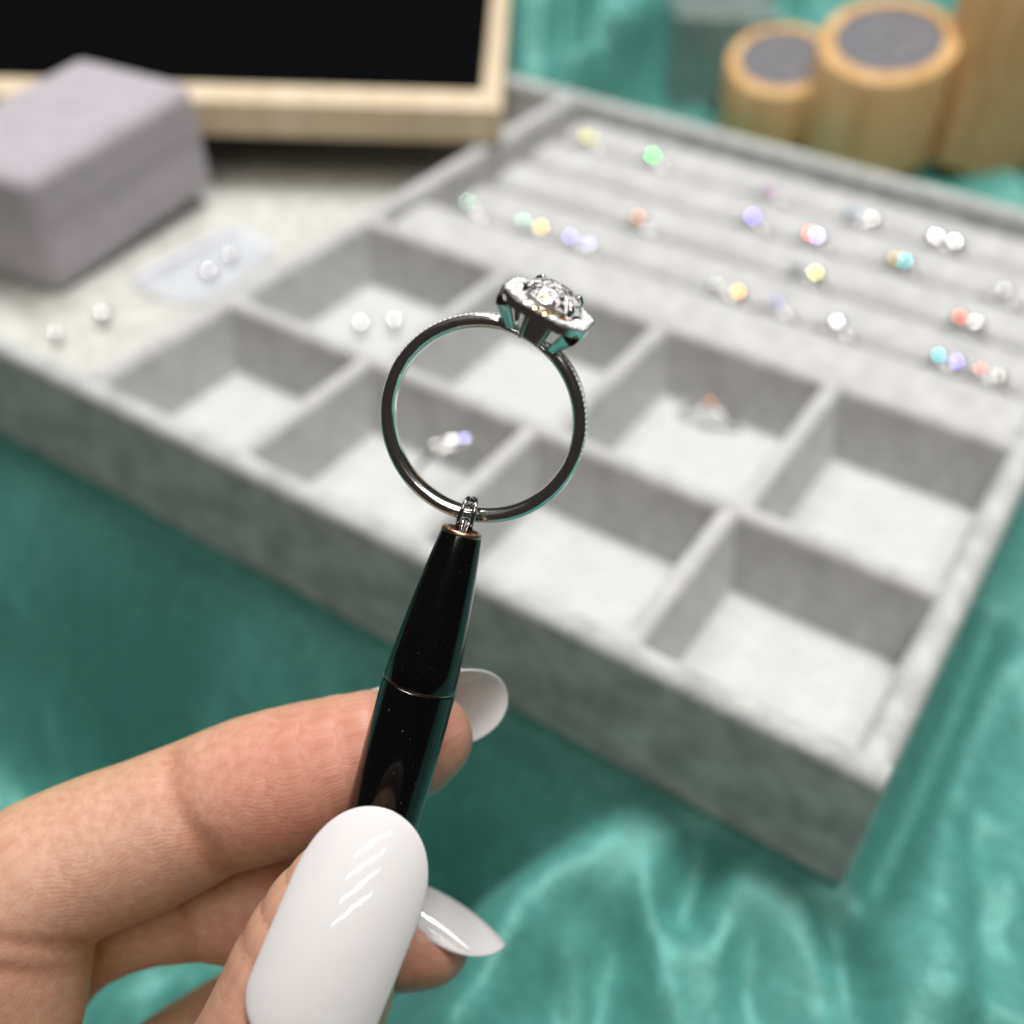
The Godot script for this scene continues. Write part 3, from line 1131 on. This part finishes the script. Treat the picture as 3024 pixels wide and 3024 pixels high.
# ---------------------------------------------------------------- the hand
# chains of joints, each with its radius, in the axes of the hold
const CHAINS := {
	"index": [Vector4(-54.65, -82.31, -20, 10.5), Vector4(-55.15, -64.75, -16, 9.6), Vector4(-51.06, -51.49, -13, 8.9), Vector4(-48.69, -40.66, -12, 8.9), Vector4(-42.83, -36.82, -13.5, 8.7), Vector4(-36.46, -34.49, -14.5, 8.55), Vector4(-29.53, -31.39, -15, 8.05), Vector4(-23.92, -29.32, -15, 8.25), Vector4(-17.32, -27.31, -14.5, 7.95), Vector4(-10.75, -25.15, -13.8, 7.1), Vector4(-6.61, -23.87, -13.3, 6.1), Vector4(-4.37, -23.11, -13, 4.9)],
	"middle": [Vector4(-56.54, -84.98, -24, 9.5), Vector4(-59.26, -68.78, -27, 7), Vector4(-54.5, -56.87, -28, 7), Vector4(-47.81, -49.23, -26, 7.3), Vector4(-38.45, -45.64, -25, 7.1), Vector4(-29.36, -45.34, -24.5, 7), Vector4(-20.97, -46.36, -24, 7.15), Vector4(-13.21, -47.88, -23, 6.8), Vector4(-8.07, -48.63, -22, 6), Vector4(-5.15, -49.05, -21.5, 5)],
	"ring": [Vector4(-56.27, -95.03, -32, 8.5), Vector4(-46.21, -76.6, -34, 7.2), Vector4(-31.16, -65.31, -34, 7.1), Vector4(-22.76, -63.47, -33, 6.6), Vector4(-18.51, -63.34, -32, 5.5)],
	"thumb": [Vector4(-35.76, -84.15, -10, 12), Vector4(-23.21, -61.81, -1, 10), Vector4(-17.47, -50.68, 1.4, 8.7), Vector4(-14.72, -43.95, 1.6, 8.2), Vector4(-12.51, -38.18, 2, 7), Vector4(-10.21, -33.34, 2.8, 5.2), Vector4(-9.05, -31.09, 3.2, 4.1)],
	"palm": [Vector4(-54.65, -84.7, -21, 11), Vector4(-45, -96.7, -22, 13), Vector4(-36, -86.7, -12, 12)],
}
# creases: chain, place along it in millimetres from its first joint, depth, width
const CREASES := [[0, 65.6, 0.5, 1.7], [0, 40.0, 0.22, 1.3], [0, 43.2, 0.2, 1.2], [1, 56.0, 0.3, 1.2]]

var ca := []        # per bone: start
var cd := []        # direction times length
var cl := PackedFloat32Array()
var cr0 := PackedFloat32Array()
var cr1 := PackedFloat32Array()
var cs0 := PackedFloat32Array()
var cc := PackedInt32Array()
var crease_planes := {}
var creased := false
var last_chain := 0
var last_s := 0.0
var last_axis := Vector3.ZERO
var last_dir := Vector3.ZERO


func prepare_hand() -> void:
	var k := 0
	for key in CHAINS:
		var js: Array = CHAINS[key]
		# rounder paths: points of a smooth curve through the joints
		var pts := []
		for i in js.size() - 1:
			var p0: Vector4 = js[maxi(i - 1, 0)]
			var p1: Vector4 = js[i]
			var p2: Vector4 = js[i + 1]
			var p3: Vector4 = js[mini(i + 2, js.size() - 1)]
			pts.append(p1)
			if key != "palm":
				pts.append(p1.cubic_interpolate(p2, p0, p3, 0.5) if false else (p1 + p2) * 0.5625 - (p0 + p3) * 0.0625)
		pts.append(js[js.size() - 1])
		var s := 0.0
		for i in pts.size() - 1:
			var a := Vector3(pts[i].x, pts[i].y, pts[i].z)
			var b := Vector3(pts[i + 1].x, pts[i + 1].y, pts[i + 1].z)
			ca.append(a)
			cd.append(b - a)
			cl.append((b - a).length_squared())
			cr0.append(pts[i].w)
			cr1.append(pts[i + 1].w)
			cs0.append(s)
			cc.append(k)
			s += (b - a).length()
		k += 1


# how many widths a point lies before or behind a crease
func crease_at(p: Vector3, e: Array) -> float:
	if not crease_planes.has(e):
		for i in cl.size():
			var l := sqrt(cl[i])
			if cc[i] == e[0] and e[1] >= cs0[i] and e[1] < cs0[i] + l:
				crease_planes[e] = [ca[i] + cd[i] * (e[1] - cs0[i]) / l, ((cd[maxi(i - 1, 0)] as Vector3).normalized() + cd[i] / l + (cd[mini(i + 1, cl.size() - 1)] as Vector3).normalized()).normalized()]
	var pl: Array = crease_planes[e]
	var rel: Vector3 = p - pl[0]
	return (rel.dot(pl[1]) + 0.12 * rel.y + 0.25 * sin(rel.y * 0.9)) / e[3]


# signed distance to the hand; joined within a chain by taking the nearest bone, between chains with a small fillet
func hand_field(p: Vector3) -> float:
	var per := [1e3, 1e3, 1e3, 1e3, 1e3]
	var best := 1e3
	var bi := 0
	var bt := 0.0
	for i in cl.size():
		var pa: Vector3 = p - ca[i]
		var t := clampf(pa.dot(cd[i]) / cl[i], 0.0, 1.0)
		var d: float = (pa - cd[i] * t).length() - lerpf(cr0[i], cr1[i], t)
		var c := cc[i]
		if d < per[c]:
			per[c] = d
		if d < best:
			best = d
			bi = i
			bt = t
	last_chain = cc[bi]
	last_s = cs0[bi] + bt * sqrt(cl[bi])
	last_axis = ca[bi] + cd[bi] * bt
	last_dir = cd[bi]
	var r: float = per[0]
	for c in range(1, 5):
		var kk := 6.0 if c == 4 else 0.9
		var h := maxf(kk - absf(r - per[c]), 0.0) / kk
		r = minf(r, per[c]) - h * h * kk * 0.25
	if creased and absf(best) < 1.5:
		var rel := (p - last_axis).normalized()
		var palmar := smoothstep(-0.1, 0.6, rel.z)
		for e in CREASES:
			if e[0] == last_chain:
				var ds := crease_at(p, e)
				if absf(ds) < 3.0:
					r += e[2] * exp(-ds * ds) * palmar
	return r


func build_hand() -> void:
	prepare_hand()
	var t := thing("hand", "left hand with long white nails holding the black tool between thumb and index finger", "person", hold())
	var cell := 0.55
	var lo := Vector3(-68.07, -111.11, -46.13)
	var nx := 140
	var ny := 182
	var nz := 116
	var val := PackedFloat32Array()
	val.resize(nx * ny * nz)
	val.fill(9e9)
	var sy := nz
	var sx := ny * nz
	var seen := {}
	var queue := PackedInt32Array()
	# seeds: walk out from each chain's middle bone
	for i in cl.size():
		if i % 5 != 2:
			continue
		var p: Vector3 = ca[i]
		for k in 60:
			p.z += cell
			if hand_field(p) > 0:
				break
		var q := ((p - lo) / cell).floor()
		for dz in [-1, 0, 1]:
			var id: int = int(q.x) * sx + int(q.y) * sy + int(q.z) + dz
			if q.x > 1 and q.y > 1 and q.z > 2 and q.x < nx - 3 and q.y < ny - 3 and q.z < nz - 4 and not seen.has(id):
				seen[id] = true
				queue.append(id)
	var offs := [0, 1, sy, sy + 1, sx, sx + 1, sx + sy, sx + sy + 1]
	var cpos := [Vector3(0, 0, 0), Vector3(0, 0, 1), Vector3(0, 1, 0), Vector3(0, 1, 1), Vector3(1, 0, 0), Vector3(1, 0, 1), Vector3(1, 1, 0), Vector3(1, 1, 1)]
	var edges := [[0, 1], [0, 2], [0, 4], [1, 3], [1, 5], [2, 3], [2, 6], [3, 7], [4, 5], [4, 6], [5, 7], [6, 7]]
	var vid := {}
	var g := Geo.new()
	g.colored = true
	var head := 0
	while head < queue.size():
		var id := queue[head]
		head += 1
		var ix := id / sx
		var iy := (id / sy) % ny
		var iz := id % nz
		if ix < 1 or iy < 1 or iz < 1 or ix > nx - 3 or iy > ny - 3 or iz > nz - 3:
			continue
		var base := lo + Vector3(ix, iy, iz) * cell
		var f := [0.0, 0.0, 0.0, 0.0, 0.0, 0.0, 0.0, 0.0]
		var neg := 0
		for k in 8:
			var o: int = id + offs[k]
			var d: float = val[o]
			if d > 8e9:
				d = hand_field(base + cpos[k] * cell)
				val[o] = d
			f[k] = d
			if d < 0:
				neg += 1
		if neg == 0 or neg == 8:
			continue
		var sum := Vector3.ZERO
		var cnt := 0
		for e in edges:
			var a: float = f[e[0]]
			var b: float = f[e[1]]
			if (a < 0) != (b < 0):
				sum += (cpos[e[0]] as Vector3).lerp(cpos[e[1]], a / (a - b))
				cnt += 1
		vid[id] = g.vert(base + sum / cnt * cell, Vector3.UP)
		for nb in [id - 1, id + 1, id - sy, id + sy, id - sx, id + sx]:
			if not seen.has(nb):
				seen[nb] = true
				queue.append(nb)
	# quads round crossed edges
	for id in vid:
		for ax in 3:
			var st: int = [sx, sy, 1][ax]
			var u: int = [sy, 1, sx][ax]
			var w: int = [1, sx, sy][ax]
			var a := val[id]
			var b := val[id + st]
			if (a < 0) == (b < 0):
				continue
			if not (vid.has(id - u) and vid.has(id - w) and vid.has(id - u - w)):
				continue
			var q := [vid[id], vid[id - u], vid[id - u - w], vid[id - w]]
			if a < 0:
				g.ix.append_array([q[0], q[2], q[1], q[0], q[3], q[2]])
			else:
				g.ix.append_array([q[0], q[1], q[2], q[0], q[2], q[3]])
	# on to the surface, with its normal, its place on the finger and its colour
	var tone := FastNoiseLite.new()
	tone.seed = 9
	tone.frequency = 0.09
	tone.fractal_octaves = 3
	creased = true
	for k in g.v.size():
		var p := g.v[k]
		var d := 0.0
		var gr := Vector3.UP
		for pass_ in 2:
			d = hand_field(p)
			var e := 0.12
			gr = Vector3(hand_field(p + Vector3(e, 0, 0)) - d, hand_field(p + Vector3(0, e, 0)) - d, hand_field(p + Vector3(0, 0, e)) - d)
			gr = gr.normalized()
			if pass_ == 0:
				p -= gr * clampf(d, -0.25, 0.25)
		g.v[k] = p
		g.n[k] = gr
		hand_field(p)
		var rel := (p - last_axis)
		var dir := last_dir.normalized()
		var e1 := (Vector3(0, 0, 1) - dir * dir.z).normalized()
		var e2 := dir.cross(e1)
		var an := atan2(rel.dot(e2), rel.dot(e1))
		g.uv[k] = Vector2(last_s / 12.0, an * 7.5 / 12.0)
		# palm side pinker; lit-top yellow painted on the turned-away skin; finger ends redder
		var pal := smoothstep(-0.5, 0.8, gr.z)
		var col := Color(0.66, 0.45, 0.26).lerp(Color(0.64, 0.395, 0.285), pal)
		var tip := 0.0
		if last_chain == 0:
			tip = smoothstep(58.0, 78.0, last_s)
		elif last_chain == 1:
			tip = smoothstep(52.0, 66.0, last_s)
		elif last_chain == 3:
			tip = 0.4
		col = col.lerp(Color(0.64, 0.3, 0.225), tip * 0.8 * pal)
		var m := tone.get_noise_3dv(p)
		col = col.lerp(Color(0.66, 0.44, 0.29), clampf(m, 0, 1) * 0.35).lerp(Color(0.52, 0.26, 0.155), clampf(-m, 0, 1) * 0.35)
		for e in CREASES:
			if e[0] == last_chain:
				var ds := crease_at(p, e) / 1.3
				col = col.lerp(Color(0.48, 0.21, 0.13), 0.4 * exp(-ds * ds) * smoothstep(-0.1, 0.6, rel.normalized().z))
		g.c[k] = col
	part("skin", g, mats.skin, t)
	nail(t, "thumb_nail", Vector3(-14.75, -45.9, 12.2), Vector3(-6.3, -25.5, 7.6), Vector3(0.04, 0.3, 1.0), 6.75, 8.6, 4.6, 8.6, 1.3, 0.8)
	nail(t, "index_nail", Vector3(-20.2, -25.0, -20.3), Vector3(4.2, -18.3, -18.2), Vector3(0.1, 0.3, -1.0), 5.4, 7.2, 4.0, 5.6, 1.0, 0.6)
	nail(t, "middle_nail", Vector3(-12.57, -40.2, -23.4), Vector3(4.7, -47.2, -20.5), Vector3(0.3, 0.95, -0.08), 6.3, 7.6, 4.0, 4.6, 1.7, 0.6)


func nail(hand: Node3D, called: String, base: Vector3, tip: Vector3, up: Vector3, half: float, tip_len: float, base_len: float, arch: float, bow: float, thick: float) -> void:
	var len := (tip - base).length()
	var a := (tip - base) / len
	var n := (up - a * up.dot(a)).normalized()
	var c := a.cross(n)
	var nu := 60
	var nv := 44
	var g := Geo.new()
	g.sheet(func(i: int, j: int):
		var s := 0.5 - 0.5 * cos(PI * (i + 0.02) / (nu - 0.96))
		var x := s * len
		var w := half
		var ends := 1.0
		if len - x < tip_len:
			ends = sqrt(maxf(1.0 - pow(1.0 - (len - x) / tip_len, 2), 0.0))
		elif x < base_len:
			ends = pow(maxf(1.0 - pow(1.0 - x / base_len, 2), 0.0), 0.5)
		w *= ends
		var hv := nv / 2
		var outer: bool = j < hv
		var q := float(j) / (hv - 1) if outer else float(nv - 1 - j) / (hv - 1)
		var tt := -cos(PI * q)
		var an := tt * w / arch
		var nn := n * cos(an) + c * sin(an)
		var th := thick * (0.25 + 0.75 * pow(maxf(1.0 - tt * tt, 0.0), 0.3)) * (0.3 + 0.7 * ends)
		return base + a * x + c * arch * sin(an) + n * (arch * (cos(an) - 1.0) - bow * pow(2.0 * s - 0.9, 2) + 0.2) + nn * (th * (0.5 if outer else -0.5)), nu, nv, false, true)
	part(called, g, mats.nail, hand)
